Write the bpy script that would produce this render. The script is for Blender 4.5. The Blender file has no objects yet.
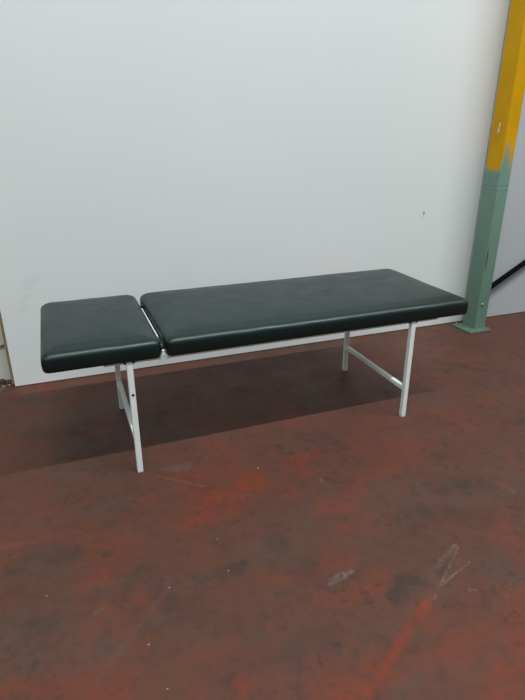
import bpy, bmesh, math, random
from mathutils import Vector, Matrix, noise
S = bpy.context.scene
C = S.collection
# ------------------------------------------------------------------ camera
cam_d = bpy.data.cameras.new('camera'); cam = bpy.data.objects.new('camera', cam_d); C.objects.link(cam)
cam_d.sensor_fit = 'VERTICAL'; cam_d.sensor_height = 36.0; cam_d.lens = 532.586/700*36.0
cam_d.clip_start = 0.05; cam_d.clip_end = 100
cam.location = (0, 0, 1.2884)
cam.rotation_euler = (math.radians(90-22.5093), 0, math.radians(-21.0546))
S.camera = cam
# ------------------------------------------------------------------ light
S.view_settings.view_transform = 'Standard'; S.view_settings.look = 'None'
S.view_settings.gamma = 1; S.view_settings.use_curve_mapping = False
S.view_settings.exposure = 0.36
w = bpy.data.worlds.new('hall_air'); S.world = w; w.use_nodes = True
w.node_tree.nodes['Background'].inputs[0].default_value = (0.97, 1.0, 0.97, 1)
w.node_tree.nodes['Background'].inputs[1].default_value = 0.22
def area(name, loc, sx, sy, power, col, rot=(0,0,0)):
    l = bpy.data.lights.new(name, 'AREA'); l.shape = 'RECTANGLE'; l.size = sx; l.size_y = sy
    l.energy = power; l.color = col
    o = bpy.data.objects.new(name, l); o.location = loc; o.rotation_euler = rot; C.objects.link(o); return o
# row of fluorescent tubes hung along the hall, parallel to the wall
area('tube_row_near', (2.9, -0.593, 7.0), 8.0, 0.08, 480, (0.94, 0.99, 1.0))
area('soft_fill', (-3.4, -2.4, 6.2), 8.0, 3.0, 150, (0.94, 0.99, 1.0), (math.radians(18), 0, math.radians(-15)))  # added broad soft lamp, fills the shadows and the left side of the column
# ------------------------------------------------------------------ materials
def nodes(name):
    m = bpy.data.materials.new(name); m.use_nodes = True
    nt = m.node_tree; return m, nt, nt.nodes['Principled BSDF']
def mapr(nt, sock, a, b, c=0.0, d=1.0, smooth=False):
    n = nt.nodes.new('ShaderNodeMapRange'); n.clamp = True
    if smooth: n.interpolation_type = 'SMOOTHSTEP'
    nt.links.new(sock, n.inputs['Value'])
    for k, v in zip(('From Min','From Max','To Min','To Max'), (a,b,c,d)): n.inputs[k].default_value = v
    return n.outputs['Result']
def noise_tex(nt, scale, detail=4, rough=0.55, vec=None, stretch=None, w=0.0):
    if vec is None:
        vec = nt.nodes.new('ShaderNodeNewGeometry').outputs['Position']
    if stretch or w:
        mp = nt.nodes.new('ShaderNodeMapping'); nt.links.new(vec, mp.inputs['Vector'])
        mp.inputs['Scale'].default_value = stretch or (1,1,1); mp.inputs['Location'].default_value = (w,w*1.7,w*.6); vec = mp.outputs[0]
    n = nt.nodes.new('ShaderNodeTexNoise'); n.inputs['Scale'].default_value = scale
    n.inputs['Detail'].default_value = detail; n.inputs['Roughness'].default_value = rough
    nt.links.new(vec, n.inputs['Vector']); return n.outputs['Fac']
def mix(nt, fac, a, b):
    n = nt.nodes.new('ShaderNodeMix'); n.data_type = 'RGBA'
    for s, i in ((fac, 0), (a, 6), (b, 7)):
        if hasattr(s, 'is_linked'): nt.links.new(s, n.inputs[i])
        else: n.inputs[i].default_value = s if i == 0 else (*s, 1)
    return n.outputs[2]
def mth(nt, op, a, b=0.0):
    n = nt.nodes.new('ShaderNodeMath'); n.operation = op
    for s, i in ((a, 0), (b, 1)):
        if hasattr(s, 'is_linked'): nt.links.new(s, n.inputs[i])
        else: n.inputs[i].default_value = s
    return n.outputs[0]
def bump(nt, b, h, strength, dist=0.002):
    n = nt.nodes.new('ShaderNodeBump'); n.inputs['Strength'].default_value = strength; n.inputs['Distance'].default_value = dist
    nt.links.new(h, n.inputs['Height']); nt.links.new(n.outputs[0], b.inputs['Normal'])
def simple(name, col, rough=0.5, metal=0.0, var=0.12, scale=25.0, spec=0.5):
    m, nt, b = nodes(name)
    f = mapr(nt, noise_tex(nt, scale), 0.3, 0.7)
    nt.links.new(mix(nt, f, tuple(c*(1-var) for c in col), tuple(min(1, c*(1+var)) for c in col)), b.inputs['Base Color'])
    b.inputs['Roughness'].default_value = rough; b.inputs['Metallic'].default_value = metal
    b.inputs['Specular IOR Level'].default_value = spec
    return m
# stain group: distance of a (warped) position to a segment -> soft mask
def stain_group():
    g = bpy.data.node_groups.new('stain_mask', 'ShaderNodeTree')
    for n, t in (('P','NodeSocketVector'),('A','NodeSocketVector'),('AB','NodeSocketVector'),('InvLen2','NodeSocketFloat'),('Width','NodeSocketFloat'),('Strength','NodeSocketFloat')):
        g.interface.new_socket(n, in_out='INPUT', socket_type=t)
    g.interface.new_socket('Mask', in_out='OUTPUT', socket_type='NodeSocketFloat')
    g.interface.new_socket('Next P', in_out='OUTPUT', socket_type='NodeSocketVector')
    i = g.nodes.new('NodeGroupInput'); o = g.nodes.new('NodeGroupOutput')
    def vm(op, a, b):
        n = g.nodes.new('ShaderNodeVectorMath'); n.operation = op
        g.links.new(a, n.inputs[0]); g.links.new(b, n.inputs[3 if op == 'SCALE' else 1]); return n
    ap = vm('SUBTRACT', i.outputs['P'], i.outputs['A']).outputs[0]
    t = vm('DOT_PRODUCT', ap, i.outputs['AB']).outputs['Value']
    t = mth(g, 'MULTIPLY', t, i.outputs['InvLen2'])
    t = mapr(g, t, 0, 1)
    q = vm('SCALE', i.outputs['AB'], t).outputs[0]
    d = vm('DISTANCE', ap, q).outputs['Value']
    r = mth(g, 'DIVIDE', d, i.outputs['Width'])
    f = mapr(g, r, 0.15, 1.5, 1.0, 0.0, True)
    mk = mth(g, 'MULTIPLY', f, i.outputs['Strength'])
    pr = g.nodes.new('ShaderNodeMath'); pr.operation = 'MAXIMUM'
    g.interface.new_socket('Previous', in_out='INPUT', socket_type='NodeSocketFloat')
    g.links.new(mk, pr.inputs[0]); g.links.new(i.outputs['Previous'], pr.inputs[1])
    g.links.new(pr.outputs[0], o.inputs['Mask'])
    # hands the position on to the next stain, so that the stains are worked out one after another
    nx = g.nodes.new('ShaderNodeVectorMath'); nx.operation = 'MULTIPLY_ADD'
    g.links.new(pr.outputs[0], nx.inputs[0]); nx.inputs[1].default_value = (1e-7, 1e-7, 0); g.links.new(i.outputs['P'], nx.inputs[2])
    g.links.new(nx.outputs[0], o.inputs['Next P'])
    return g
SG = stain_group()
def stain(nt, P, a, b, width, strength, prev=None):
    n = nt.nodes.new('ShaderNodeGroup'); n.node_tree = SG
    nt.links.new(P, n.inputs['P'])
    ab = [q-p for p, q in zip(a, b)]
    n.inputs['A'].default_value = a; n.inputs['AB'].default_value = ab
    n.inputs['InvLen2'].default_value = 1/max(1e-6, sum(c*c for c in ab))
    n.inputs['Width'].default_value = width; n.inputs['Strength'].default_value = strength
    if prev is not None: nt.links.new(prev, n.inputs['Previous']); return n.outputs[0], n.outputs[1]
    return n.outputs[0]
def warped(nt, scale, amt, seed=0.0):
    geo = nt.nodes.new('ShaderNodeNewGeometry').outputs['Position']
    mp = nt.nodes.new('ShaderNodeMapping'); mp.inputs['Location'].default_value = (seed, seed, seed); nt.links.new(geo, mp.inputs[0])
    n = nt.nodes.new('ShaderNodeTexNoise'); n.inputs['Scale'].default_value = scale; n.inputs['Detail'].default_value = 5; n.inputs['Roughness'].default_value = .7
    nt.links.new(mp.outputs[0], n.inputs['Vector'])
    s = nt.nodes.new('ShaderNodeVectorMath'); s.operation = 'SUBTRACT'; nt.links.new(n.outputs['Color'], s.inputs[0]); s.inputs[1].default_value = (.5,.5,.5)
    m = nt.nodes.new('ShaderNodeVectorMath'); m.operation = 'MULTIPLY'; nt.links.new(s.outputs[0], m.inputs[0]); m.inputs[1].default_value = (amt, amt, 0)
    a = nt.nodes.new('ShaderNodeVectorMath'); a.operation = 'ADD'; nt.links.new(geo, a.inputs[0]); nt.links.new(m.outputs[0], a.inputs[1])
    return a.outputs[0], geo

# worn floor paint: (kind, ax, ay, bx, by, width, strength) in metres on the floor
STAINS = [
    ('R', 0.375, 1.564, 0.568, 1.611, 0.070, 0.90),
    ('R', 0.295, 1.497, 0.436, 1.511, 0.050, 0.60),
    ('R', 0.784, 1.716, 0.944, 1.735, 0.030, 0.60),
    ('R', 0.803, 1.394, 0.926, 1.447, 0.050, 0.60),
    ('R', -0.048, 1.366, -0.003, 1.362, 0.030, 0.60),
    ('P', -0.092, 0.978, 0.170, 1.240, 0.012, 0.30),
    ('R', 0.562, 0.735, 0.863, 0.911, 0.018, 0.95),
    ('P', 0.863, 0.911, 1.077, 1.014, 0.014, 0.35),
    ('R', 0.506, 0.748, 0.638, 0.776, 0.050, 0.60),
    ('R', 0.721, 1.029, 0.793, 1.043, 0.040, 0.50),
    ('R', 0.752, 0.762, 0.798, 0.760, 0.030, 0.40),
    ('R', 0.267, 0.862, 0.289, 0.864, 0.030, 0.60),
    ('R', 0.878, 0.613, 1.141, 0.820, 0.050, 0.60),
    ('R', 0.796, 0.758, 0.993, 0.733, 0.040, 0.45),
    ('R', 0.441, 1.149, 0.744, 1.142, 0.030, 0.35),
    ('P', -0.317, 1.607, -0.129, 1.600, 0.012, 0.40),
    ('R', 1.163, 1.510, 0.994, 1.502, 0.040, 0.30),
    ('R', -0.285, 1.074, -0.169, 1.018, 0.040, 0.35),
    ('D', 1.271, 1.362, 1.412, 1.328, 0.050, 0.80),
    ('D', 1.002, 1.193, 1.047, 1.197, 0.030, 0.60),
    ('D', 0.996, 1.262, 1.042, 1.267, 0.030, 0.40),
    ('D', 1.099, 1.257, 1.271, 1.167, 0.050, 0.60),
    ('G', 0.811, 1.409, 1.620, 1.305, 0.100, 0.50),
    ('G', 1.152, 0.963, 1.135, 0.854, 0.040, 0.70),
    ('D', 0.801, 0.958, 0.884, 0.983, 0.022, 0.95),
    ('D', 0.978, 0.989, 1.035, 1.003, 0.015, 0.80),
    ('D', 0.858, 1.009, 0.866, 0.990, 0.020, 0.80),
    ('G', 0.485, 1.299, 0.657, 1.299, 0.050, 0.60),
    ('D', 0.346, 1.232, 0.403, 1.246, 0.022, 0.90),
    ('D', 0.138, 1.229, 0.190, 1.139, 0.030, 0.60),
    ('G', -0.243, 1.175, -0.040, 1.130, 0.080, 0.60),
    ('D', 0.571, 1.154, 0.625, 1.178, 0.030, 0.60),
    ('D', 0.533, 1.295, 0.571, 1.316, 0.030, 0.60),
    ('D', 0.401, 1.044, 0.414, 1.031, 0.015, 0.80),
    ('D', 0.156, 1.116, 0.169, 1.125, 0.020, 0.70),
    ('D', 0.253, 1.037, 0.271, 1.037, 0.020, 0.70),
    ('D', 0.242, 0.882, 0.259, 0.893, 0.020, 0.80),
    ('D', 1.812, 1.617, 1.992, 1.627, 0.030, 0.70),
    ('D', 0.447, 0.910, 0.526, 0.913, 0.050, 0.50),
    ('D', -0.053, 1.381, -0.028, 1.384, 0.012, 0.70),
    ('D', -0.098, 2.670, -0.266, 2.711, 0.030, 0.60),
    ('D', -0.194, 2.319, 0.048, 2.078, 0.050, 0.50),
    ('D', 2.071, 2.288, 2.274, 2.105, 0.040, 0.70),
    ('D', 1.545, 2.271, 1.545, 2.077, 0.050, 0.50),
    ('D', 0.921, 3.067, 0.985, 2.599, 0.050, 0.30),
    ('D', 0.707, 0.811, 0.789, 0.812, 0.030, 0.50),
    ('D', 0.240, 1.127, 0.368, 0.973, 0.080, 0.35),
    ('G', 0.057, 2.178, 0.343, 2.259, 0.060, 0.30),
    ('D', 0.885, 1.733, 1.052, 1.727, 0.020, 0.60),
    ('W', 0.902, 0.920, 1.107, 1.060, 0.004, 0.50),
    ('W', 1.107, 1.075, 0.988, 1.021, 0.010, 0.35),
    ('W', 0.650, 1.089, 0.721, 1.101, 0.012, 0.60),
    ('W', 0.637, 1.078, 0.694, 1.085, 0.008, 0.40),
    ('W', 1.502, 1.301, 1.506, 1.212, 0.003, 0.50),
    ('W', 0.222, 1.841, 0.410, 1.678, 0.003, 0.35),
    ('W', 0.937, 0.946, 1.101, 0.996, 0.003, 0.50),
    ('W', 1.022, 0.905, 1.048, 0.899, 0.006, 0.50),
    ('W', 0.852, 1.571, 0.847, 1.545, 0.004, 0.60),
    ('T', -0.042, 1.225, -0.027, 1.234, 0.009, 0.70),
    ('T', 0.295, 1.842, 0.360, 1.833, 0.020, 0.55),
]
def floor_mat():
    m, nt, b = nodes('worn red floor paint')
    big = noise_tex(nt, 1.5, 6, .62, w=3.1)
    med = noise_tex(nt, 5.0, 8, .68, w=7.3)
    sml = noise_tex(nt, 24.0, 6, .7, w=1.9)
    strk = noise_tex(nt, 3.5, 6, .65, stretch=(1.0, 3.2, 1), w=11)
    col = mix(nt, mapr(nt, big, .38, .64), FC['base1'], FC['base2'])
    col = mix(nt, mapr(nt, strk, .50, .70, 0, .55), col, FC['grey'])
    col = mix(nt, mapr(nt, med, .53, .72, 0, .60), col, FC['dark'])
    col = mix(nt, mapr(nt, noise_tex(nt, 4.0, 9, .74, w=21), .52, .70, 0, .50), col, FC['red'])
    col = mix(nt, mapr(nt, noise_tex(nt, 8.0, 7, .72, w=31), .54, .72, 0, .5), col, FC['grey'])
    wp, geo = warped(nt, 7.0, 0.17)
    wl, _ = warped(nt, 30.0, 0.012, 5.0)
    cols = {'R': FC['red'], 'P': FC['pink'], 'D': FC['dark'], 'G': FC['grey'], 'W': FC['scratch'], 'T': FC['teal']}
    brk = mapr(nt, noise_tex(nt, 14.0, 8, .8, w=4), .36, .62, .1, 1.0)
    brw = mapr(nt, noise_tex(nt, 50.0, 5, .8, w=14), .40, .66, 0.0, .8)
    masks = {}; P = {True: wl, False: wp}
    zero = nt.nodes.new('ShaderNodeValue'); zero.outputs[0].default_value = 0.0
    for k, ax, ay, bx, by, wd, st in sorted(STAINS):
        thin = wd < .02
        masks[k], P[thin] = stain(nt, P[thin], (ax, ay, 0), (bx, by, 0), wd*(1.0 if thin else 1.15), st, masks.get(k, zero.outputs[0]))
    for k in 'GDRPWT':
        col = mix(nt, mth(nt, 'MULTIPLY', masks[k], brw if k in 'WT' else brk), col, cols[k])
    clus = mapr(nt, noise_tex(nt, 4.5, 5, .6, w=41), .48, .62)
    spk = mapr(nt, noise_tex(nt, 30.0, 6, .75, w=43), .52, .64, 0, .85)
    col = mix(nt, mth(nt, 'MULTIPLY', clus, spk), col, FC['dark'])
    col = mix(nt, mapr(nt, sml, .50, .74, 0, .60), col, FC['dark'])
    col = mix(nt, mapr(nt, noise_tex(nt, 60.0, 3, .6, w=9), .66, .78, 0, .15), col, FC['pink'])
    nt.links.new(col, b.inputs['Base Color'])
    nt.links.new(mapr(nt, med, .3, .7, .42, .62), b.inputs['Roughness'])
    b.inputs['Specular IOR Level'].default_value = 0.20
    bump(nt, b, sml, .25, .002)
    return m
FC = dict(base1=(.116,.040,.026), base2=(.088,.039,.026), grey=(.078,.052,.041), dark=(.040,.029,.024), red=(.195,.033,.015),
          pink=(.175,.06,.042), scratch=(.30,.25,.23), teal=(.10,.15,.14))
def wall_mat(name, c1, c2, marks=()):
    m, nt, b = nodes(name)
    col = mix(nt, mapr(nt, noise_tex(nt, .8, 3, .5), .35, .65), c1, c2)
    wp, geo = warped(nt, 12.0, 0.02)
    for a, c, wd, st, cc in marks:
        col = mix(nt, stain(nt, wp if wd > .01 else geo, a, c, wd, st), col, cc)
    nt.links.new(col, b.inputs['Base Color']); b.inputs['Roughness'].default_value = .55
    b.inputs['Specular IOR Level'].default_value = .3
    bump(nt, b, noise_tex(nt, 3.0, 2), .15, .004)
    return m
WY = 2.8916
M = {}
M['floor'] = floor_mat()
gd = (.10,.13,.12)
M['wall'] = wall_mat('white wall sheet', (.725,.785,.780), (.760,.795,.798), [
    ((2.224,WY,.795),(2.225,WY,.787),.006,.9,gd), ((2.222,WY,.785),(2.219,WY,.755),.004,.25,gd),
    ((-.18,WY,.55),(-.13,WY,.58),.03,.05,gd), ((-.22,WY,.47),(-.17,WY,.50),.012,.06,gd), ((-.24,WY,.40),(-.20,WY,.44),.02,.04,gd)])
M['wall_grey'] = wall_mat('grey wall sheet', (.44,.475,.495), (.48,.515,.535))
M['wall_old'] = wall_mat('old painted wall', (.62,.66,.60), (.70,.73,.67), [((-.36,3.0,.20),(-.345,3.0,.205),.010,.9,(.02,.02,.02)), ((-.8,3.0,.182),(-.35,3.0,.190),.004,.5,gd)])
M['wood'] = simple('raw timber batten', (.30,.22,.115), .7, var=.2, scale=40)
def vinyl():
    m, nt, b = nodes('black vinyl upholstery')
    f = mapr(nt, noise_tex(nt, 6.0, 5, .6), .35, .68)
    nt.links.new(mix(nt, f, (.0022,.0082,.0080), (.0040,.0115,.0112)), b.inputs['Base Color'])
    nt.links.new(mapr(nt, noise_tex(nt, 9.0, 4, .6, w=2), .3, .7, .33, .43), b.inputs['Roughness'])
    b.inputs['Specular IOR Level'].default_value = .50; b.inputs['Specular Tint'].default_value = (.80,1,.985,1)
    h = noise_tex(nt, 900.0, 2, .5)
    lo = noise_tex(nt, 7.0, 2, .5, w=5)
    s = mth(nt, 'ADD', mth(nt, 'MULTIPLY', h, .12), mth(nt, 'MULTIPLY', lo, 2.0))
    bump(nt, b, s, .5, .003)
    return m
M['vinyl'] = vinyl()
M['cream'] = simple('white enamelled steel', (.80,.87,.84), .38, var=.06, scale=30)
M['hole'] = simple('dark bore', (.01,.01,.01), .8)
M['steel'] = simple('dull zinc bolt', (.36,.38,.36), .35, .7)
M['hinge'] = simple('black hinge steel', (.03,.03,.03), .4, .3)
M['rubber'] = simple('black rubber', (.003,.004,.007), .85, spec=.05)
M['sticker'] = simple('white paper', (.75,.74,.70), .6)
def column_mat():
    m, nt, b = nodes('green and yellow column paint')
    geo = nt.nodes.new('ShaderNodeNewGeometry').outputs['Position']
    sp = nt.nodes.new('ShaderNodeSeparateXYZ'); nt.links.new(geo, sp.inputs[0])
    x, y, z = sp.outputs
    n1 = noise_tex(nt, 14.0, 3, .5)
    zz = mth(nt, 'ADD', z, mth(nt, 'MULTIPLY', mth(nt, 'SUBTRACT', n1, .5), .10))
    # paint edge: about 1.05 m on the side, higher along the front corner, lower at the far corner
    xf = mapr(nt, x, 2.6102, 2.625, 0.0, .13)
    xr = mapr(nt, x, 2.640, 2.700, 0.0, .11)
    edge = mth(nt, 'ADD', mth(nt, 'SUBTRACT', xf, xr), 1.055)
    d = mth(nt, 'SUBTRACT', zz, edge)
    wd = mapr(nt, x, 2.611, 2.62, .022, .075)
    k = mapr(nt, mth(nt, 'DIVIDE', d, wd), -1, 1, 0, 1, True)
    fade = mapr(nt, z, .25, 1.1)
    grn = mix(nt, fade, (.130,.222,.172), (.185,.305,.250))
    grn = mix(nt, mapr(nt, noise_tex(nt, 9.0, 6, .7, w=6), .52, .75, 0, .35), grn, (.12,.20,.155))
    grn = mix(nt, mapr(nt, noise_tex(nt, 45.0, 4, .7, w=8), .60, .75, 0, .35), grn, (.20,.27,.22))
    yel = mix(nt, mapr(nt, noise_tex(nt, 6.0, 4), .35, .65), (.56,.30,.002), (.64,.34,.002))
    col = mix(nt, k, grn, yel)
    nt.links.new(col, b.inputs['Base Color']); b.inputs['Roughness'].default_value = .5; b.inputs['Specular IOR Level'].default_value = .15
    bump(nt, b, noise_tex(nt, 40.0, 4, .6), .25, .002)
    return m
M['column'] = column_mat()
M['green'] = simple('green column paint', (.095,.155,.120), .5, var=.25, scale=30)

# ------------------------------------------------------------------ mesh helpers
def link(name, bm, mat, parent=None, bevel=0.0, smooth=True, seg=2):
    me = bpy.data.meshes.new(name); bm.normal_update(); bm.to_mesh(me); bm.free()
    for mm in (mat if isinstance(mat, list) else [mat]): me.materials.append(mm)
    o = bpy.data.objects.new(name, me); C.objects.link(o)
    if smooth:
        for p in me.polygons: p.use_smooth = True
    if bevel:
        b = o.modifiers.new('bevel', 'BEVEL'); b.width = bevel; b.segments = seg; b.limit_method = 'ANGLE'; b.angle_limit = math.radians(40); b.harden_normals = True
    if parent: o.parent = parent; o.location = -Vector(parent.location)
    return o
def box(bm, x0, x1, y0, y1, z0, z1):
    v = [bm.verts.new(p) for p in ((x0,y0,z0),(x1,y0,z0),(x1,y1,z0),(x0,y1,z0),(x0,y0,z1),(x1,y0,z1),(x1,y1,z1),(x0,y1,z1))]
    for f in ((3,2,1,0),(4,5,6,7),(0,1,5,4),(1,2,6,5),(2,3,7,6),(3,0,4,7)): bm.faces.new([v[i] for i in f])
def cyl(bm, a, b, r0, r1=None, n=20):
    a, b = Vector(a), Vector(b); d = b-a
    mat = Matrix.Translation((a+b)/2) @ d.to_track_quat('Z','Y').to_matrix().to_4x4()
    bmesh.ops.create_cone(bm, cap_ends=True, segments=n, radius1=r0, radius2=r0 if r1 is None else r1, depth=d.length, matrix=mat)
def prop(o, label, cat, group=None):
    o['label'] = label; o['category'] = cat
    if group: o['group'] = group
def struct(name, bm, mat, label, cat, bevel=0.0):
    o = link(name, bm, mat, None, bevel, smooth=bevel > 0); o['kind'] = 'structure'; prop(o, label, cat); return o
def thing(name, label, cat, loc, group=None):
    o = bpy.data.objects.new(name, None); o.location = loc; o.empty_display_size = .1; C.objects.link(o); prop(o, label, cat, group); return o

# ------------------------------------------------------------------ the setting
bm = bmesh.new(); box(bm, -5, 9, -8, 3.2, -.1, 0)
struct('floor', bm, M['floor'], 'worn red-brown painted concrete floor with dark stains and scratches', 'floor')
bm = bmesh.new(); box(bm, -.319, 2.66, WY, WY+.03, .003, 4.6)
struct('wall_back', bm, M['wall'], 'large smooth white wall sheet behind the couch', 'wall', .002)
bm = bmesh.new(); box(bm, 2.664, 9, WY, WY+.03, .003, 4.6)
struct('wall_right', bm, M['wall_grey'], 'greyer wall sheet to the right of the steel column', 'wall', .002)
bm = bmesh.new(); box(bm, -5, -.26, 3.0, 3.1, .186, 4.6); box(bm, -5, -.26, 3.002, 3.1, 0, .1835)
struct('wall_left', bm, M['wall_old'], 'dull recessed wall strip at the far left edge, beyond the timber batten', 'wall', .002)
bm = bmesh.new(); box(bm, -.3355, -.3210, 2.926, 2.999, .002, 4.6)
struct('trim_1', bm, M['wood'], 'narrow raw timber batten along the left edge of the white wall sheet', 'batten', .0015)

# ------------------------------------------------------------------ steel column
CX0, CX1, CY0, CY1 = 2.610, 2.701, 2.700, 2.828
col = thing('steel_column', 'tall steel column, green below and yellow above, bolted to the floor by the wall', 'column', (2.655, 2.764, 0))
def rounded_prism(bm, x0, x1, y0, y1, z0, z1, r, n=5):
    pts = []
    for cx, cy, a0 in ((x1-r,y1-r,0),(x0+r,y1-r,90),(x0+r,y0+r,180),(x1-r,y0+r,270)):
        for i in range(n+1):
            a = math.radians(a0+90*i/n); pts.append((cx+r*math.cos(a), cy+r*math.sin(a)))
    lo = [bm.verts.new((x,y,z0)) for x,y in pts]; hi = [bm.verts.new((x,y,z1)) for x,y in pts]
    k = len(pts)
    for i in range(k): bm.faces.new((lo[i], lo[(i+1)%k], hi[(i+1)%k], hi[i]))
    bm.faces.new(lo[::-1]); bm.faces.new(hi)
bm = bmesh.new(); rounded_prism(bm, CX0, CX1, CY0, CY1, .010, 4.6, .007)
o = link('shaft', bm, M['column'], col, 0, smooth=False)
bm = bmesh.new(); box(bm, 2.533, 2.717, 2.655, 2.842, 0, .012)
link('base_plate', bm, M['green'], col, .002)
for bx_, by_ in ((2.553,2.674),(2.698,2.672),(2.552,2.818),(2.705,2.822)):
    bm = bmesh.new(); cyl(bm, (bx_,by_,.0115), (bx_,by_,.020), .0095, n=6); cyl(bm, (bx_,by_,.020), (bx_,by_,.029), .005, .0045, n=12)
    o = link('bolt', bm, M['steel'], col, .0008)
bm = bmesh.new()
cyl(bm, (2.643,CY0+.001,.186), (2.643,CY0-.004,.186), .0105, .009, 18); cyl(bm, (2.643,CY0-.003,.186), (2.643,CY0-.009,.186), .007, .004, 12)
o = link('bolt', bm, M['steel'], col); o['label'] = 'round grey bolt head low on the front face'
# two welded bands round the shaft
for z in (.965, .938):
    bm = bmesh.new(); rounded_prism(bm, CX0-.0012, CX1+.0012, CY0-.0012, CY1+.0012, z-.0025, z+.0025, .008)
    link('weld_band', bm, M['column'], col, .001)
# open seam of the corner weld
bm = bmesh.new()
zs = [.425,.45,.475,.50,.525,.55,.572]; ws = [.0012,.0022,.0034,.0026,.0036,.0024,.001]
L = []
for z, w_ in zip(zs, ws):
    x = 2.6195+.0012*math.sin(z*90); L.append([bm.verts.new((x-w_, CY0-.0006, z)), bm.verts.new((x+w_, CY0-.0006, z)), bm.verts.new((x+w_, CY0+.002, z)), bm.verts.new((x-w_, CY0+.002, z))])
for a, b_ in zip(L, L[1:]):
    for i in range(4): bm.faces.new((a[i], a[(i+1)%4], b_[(i+1)%4], b_[i]))
bm.faces.new(L[0][::-1]); bm.faces.new(L[-1])
o = link('weld_gap', bm, M['hole'], col, smooth=False); o['label'] = 'dark open slit in the corner weld'
bm = bmesh.new()
for (z0, z1, y0, y1) in ((1.292,1.325,2.758,2.766),(1.270,1.298,2.760,2.770),(1.268,1.276,2.764,2.776)):
    box(bm, CX0-.0006, CX0+.001, y0, y1, z0, z1)
o = link('paper_scrap', bm, M['sticker'], col, smooth=False); o['label'] = 'torn white scrap stuck to the yellow paint'

# black bar fixed to the back of the column
bm = bmesh.new(); cyl(bm, (2.675, 2.8455, .165), (4.05, 2.870, .895), .0175, n=20)
o = link('diagonal_bar', bm, M['rubber'], None, .002); prop(o, 'black round bar slanting up across the grey wall from behind the column', 'bar')

# ------------------------------------------------------------------ examination couch
HL, HR, ML, MR = -.112, .3125, .3295, 1.750
Y0, Y1, ZB, ZT = 1.857, 2.523, .490, .5685
couch = thing('examination_couch', 'black padded medical examination couch on white steel legs, standing along the white wall', 'examination couch', (.82, 2.16, 0))
def ring(x0, x1, y0, y1, rb, rf, n=8, m=14):
    pts = []
    for cx, cy, a0, r in ((x1-rb,y1-rb,0,rb),(x0+rb,y1-rb,90,rb),(x0+rf,y0+rf,180,rf),(x1-rf,y0+rf,270,rf)):
        for i in range(n+1):
            a = math.radians(a0+90*i/n); pts.append((cx+r*math.cos(a), cy+r*math.sin(a)))
    out = []
    k = len(pts)
    for i in range(k):
        p, q = pts[i], pts[(i+1)%k]; out.append(p)
        if (i+1) % (n+1) == 0:
            for j in range(1, m): out.append((p[0]+(q[0]-p[0])*j/m, p[1]+(q[1]-p[1])*j/m))
    return out
def pad(name, x0, x1, label, seed, rc=.045):
    bm = bmesh.new(); R_ = .030; prof = [(.012, ZB), (.004, ZB+.002), (.001, ZB+.008), (0, ZB+.018)]
    prof += [(-.001, ZB+.030), (0, ZT-R_)]
    for i in range(1, 9):
        a = math.radians(90*i/8); prof.append((R_*1.35*(1-math.cos(a)), ZT-R_+R_*math.sin(a)*.94))
    prof += [(.053, ZT+.0020), (.075, ZT+.0040), (.11, ZT+.0062), (.17, ZT+.0080), (.25, ZT+.0088), (.315, ZT+.009)]
    loops = []
    hx = (x1-x0)/2
    for d, z in prof:
        if d > hx*.9: break
        dx = min(d, hx*.9); dy = min(d, .318)
        r = max(.004, rc-d*.75) if d < .06 else .01+max(0, (rc*.3-.01))
        rf = max(.004, .026-d*.5) if d < .04 else .006
        P = ring(x0+dx, x1-dx, Y0+dy, Y1-dy, r, rf)
        L = []
        for (x, y) in P:
            nz = noise.noise(Vector((x*9+seed, y*9, z*14)))
            n2 = noise.noise(Vector((x*28+seed, y*28, z*30+4)))
            k = (.0014*nz+.0006*n2)*max(0, 1-d/.12)
            zz = z + (k if z > ZT-.03 else 0)
            L.append(bm.verts.new((x, y + (k*1.2 if z < ZT and z > ZB+.01 else 0), zz)))
        loops.append(L)
    n = len(loops[0])
    for a, b_ in zip(loops, loops[1:]):
        for i in range(n): bm.faces.new((a[i], a[(i+1)%n], b_[(i+1)%n], b_[i]))
    bm.faces.new(loops[0][::-1]); bm.faces.new(loops[-1])
    o = link(name, bm, M['vinyl'], couch); o['label'] = label; return o
pad('headrest_pad', HL, HR, 'short black vinyl headrest pad', 1.0)
pad('body_pad', ML, MR, 'long black vinyl body pad', 7.0)
def part(name, boxes, mat='cream', bevel=.0015, label=None):
    bm = bmesh.new()
    for b_ in boxes: box(bm, *b_)
    o = link(name, bm, M[mat], couch, bevel)
    if label: o['label'] = label
    return o
RZ0, RZ1 = .4735, .489
RX0, RX1 = .098, 1.60
part('side_rail', [(RX0, RX1, 1.889, 1.912, RZ0, RZ1)])
part('side_rail', [(RX0, RX1, 2.407, 2.430, RZ0, RZ1)])
part('cross_rail', [(.3115, .3225, 1.985, 2.37, .484, .532)], label='white cross bar showing in the gap between the pads')
part('cross_rail', [(RX0, RX0+.022, 1.913, 2.406, RZ0, RZ1)])
part('cross_rail', [(RX1-.022, RX1, 1.913, 2.406, RZ0, RZ1)])
for y in (1.995, 2.30):
    part('headrest_arm', [(-.05, .30, y, y+.02, .474, .4895)])
LEGW = .0116
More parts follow.
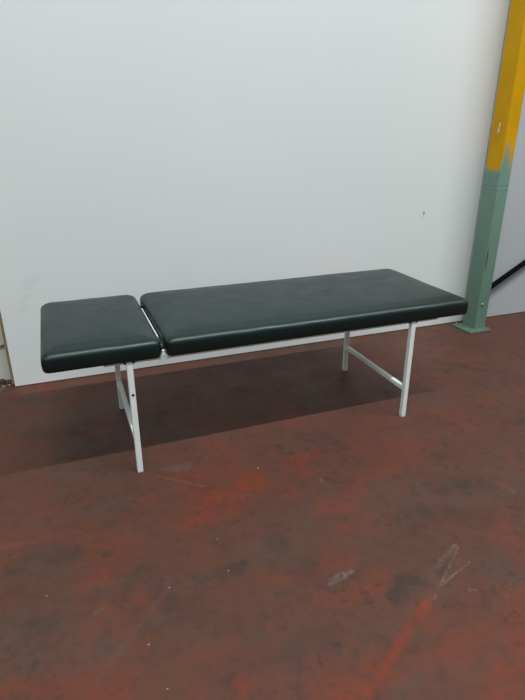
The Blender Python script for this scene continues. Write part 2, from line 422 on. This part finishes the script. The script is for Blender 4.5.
for lx, side in ((.1885, 0), (1.451, 1)):
    for ly in (1.8775, 2.444):
        bm = bmesh.new(); box(bm, lx-LEGW, lx+LEGW, ly-LEGW, ly+LEGW, .003, .4885)
        leg = link('leg', bm, M['cream'], couch, .003, seg=3)
        bm = bmesh.new(); box(bm, lx-LEGW+.001, lx+LEGW-.001, ly-LEGW+.001, ly+LEGW-.001, 0, .006)
        ft = link('foot_cap', bm, M['cream'], None, .001); ft.parent = leg; 
        if ly < 2:
            # dark bolt heads where the leg meets the frame under the pad
            for dx in (-.016, .016):
                bm = bmesh.new(); cyl(bm, (lx+dx, 1.882, .484), (lx+dx, 1.870, .484), .006, .005, 12)
                h = link('bolt', bm, M['hinge'], None); h.parent = leg
            if side == 0:
                bm = bmesh.new(); cyl(bm, (lx+.001, ly-LEGW-.0006, .352), (lx+.001, ly-LEGW+.004, .352), .0056, n=16)
                h = link('bolt_hole', bm, M['hole'], None); h.parent = leg; h['label'] = 'small dark drilled hole'
    part('stretcher', [(lx-.0105, lx+.0105, 1.8775+LEGW-.001, 2.444-LEGW+.001, .136, .158)], bevel=.003)
# hinge of the headrest
for y in (1.935, 2.468):
    bm = bmesh.new(); cyl(bm, (.309, y, .503), (.335, y, .503), .009, n=16); box(bm, .312, .332, y-.004, y+.004, .478, .503)
    link('hinge', bm, M['hinge'], couch, .001)
bm = bmesh.new(); cyl(bm, (.322, 1.893, .486), (.322, 1.893, .500), .010, .007, 16)
bmesh.ops.create_uvsphere(bm, u_segments=16, v_segments=10, radius=.0075, matrix=Matrix.Translation((.322, 1.893, .5045)))
h = link('hinge_knob', bm, M['cream'], couch); h['label'] = 'small white knob in the gap between the pads'
part('hinge_bracket', [(.306, .338, 1.884, 1.889, .470, .492)])

# ------------------------------------------------------------------ crumbs and rubbish on the floor
M['chip'] = simple('pale plaster', (.25,.23,.20), .8)
M['char'] = simple('dark grit', (.055,.055,.050), .8, var=.4, scale=80)
M['film'] = simple('dirty grey wrapping', (.10,.105,.09), .5, var=.4, scale=60)
def lump(name, x, y, r, mat, label, cat, group=None, sq=(1,1,.6), seed=0):
    bm = bmesh.new(); bmesh.ops.create_icosphere(bm, subdivisions=3, radius=1)
    for v in bm.verts:
        k = 1+.45*noise.noise(v.co*1.8+Vector((seed*3.3, 1, 2)))+.2*noise.noise(v.co*4+Vector((seed, 7, 2)))
        v.co = Vector((v.co.x*sq[0]*k, v.co.y*sq[1]*k, v.co.z*sq[2]*k))*r
    lo = min(v.co.z for v in bm.verts)
    for v in bm.verts: v.co.z = max(0, v.co.z-lo*.7)
    o = link(name, bm, mat, None, smooth=False); o.location = (x, y, 0); o.rotation_euler.z = seed; prop(o, label, cat, group); return o
G = 'pale crumbs scattered on the floor'
for i, (x, y, r, lb) in enumerate((
    (-.175,1.341,.0028,'tiny pale crumb on the floor, nearest the left edge of the photo'),
    (.174,1.239,.0035,'tiny pale crumb on the floor at the end of the long red streak'),
    (.081,1.068,.0030,'tiny pale crumb on the floor at lower left, below the red streak end'),
    (.103,.927,.0030,'tiny pale crumb on the floor, lowest one near the bottom edge'),
    (.367,1.386,.0030,'tiny pale crumb on the floor just in front of the bright red patch'),
    (.362,1.239,.0032,'tiny pale crumb on the floor in a dark smudge, left of centre'),
    (.642,1.721,.0045,'pale curled crumb on the lit floor in front of the couch'),
    (1.171,2.761,.0050,'pale crumb near the wall under the couch, left one of two'),
    (1.313,2.792,.0045,'pale crumb near the wall under the couch, right one of two'))):
    lump('crumb', x, y, r*.8, M['chip'], lb, 'crumb', G, seed=i+1)
D = 'rubbish lying at the foot of the timber batten'
lump('stone_chip', -.352, 2.955, .011, M['char'], 'dark stone chip against the foot of the timber batten', 'stone chip', D, (1.1,.8,.7), 2)
lump('stone_chip', -.385, 2.975, .016, M['char'], 'dark stone lump in the recess by the dull wall', 'stone chip', D, (1.3,.8,.7), 5)
lump('stone_chip', -.350, 2.925, .006, M['chip'], 'small pale stone chip just left of the white sheet corner', 'stone chip', D, (1.3,.9,.7), 3)
lump('stone_chip', -.378, 2.915, .007, M['chip'], 'round pinkish pale stone at the far left edge of the floor', 'stone chip', D, (1,1,.8), 8)
lump('stone_chip', -.408, 2.925, .009, M['char'], 'flat dark stone shard at the very left edge of the photo', 'stone chip', D, (1.6,.8,.4), 11)
lump('stone_chip', -.362, 2.902, .006, M['char'], 'small dark stone chip beside the wrapping strip, in front of the pale chip', 'stone chip', D, (1.5,.9,.6), 14)
def wrap_strip(x, y):
    bm = bmesh.new(); n = 26; prev = None
    for i in range(n):
        t = i/(n-1); px = -.065+.13*t; py = .012*math.sin(t*9)+.008*math.sin(t*23); wz = .004+.010*abs(math.sin(t*11))
        a = [bm.verts.new((px, py-.012, .0005)), bm.verts.new((px, py-.004, wz)), bm.verts.new((px+.002, py+.004, wz*.6+.002)), bm.verts.new((px, py+.012, .0005))]
        if prev:
            for j in range(3): bm.faces.new((prev[j], a[j], a[j+1], prev[j+1]))
            bm.faces.new((prev[3], a[3], a[0], prev[0]))
        else: bm.faces.new(a)
        prev = a
    bm.faces.new(prev[::-1])
    o = link('crumpled_wrapping', bm, M['film'], None, smooth=False); o.location = (x, y, 0); o.rotation_euler.z = .35
    prop(o, 'dark crumpled strip of wrapping on the floor at the left edge', 'wrapping', D)
wrap_strip(-.425, 2.862)
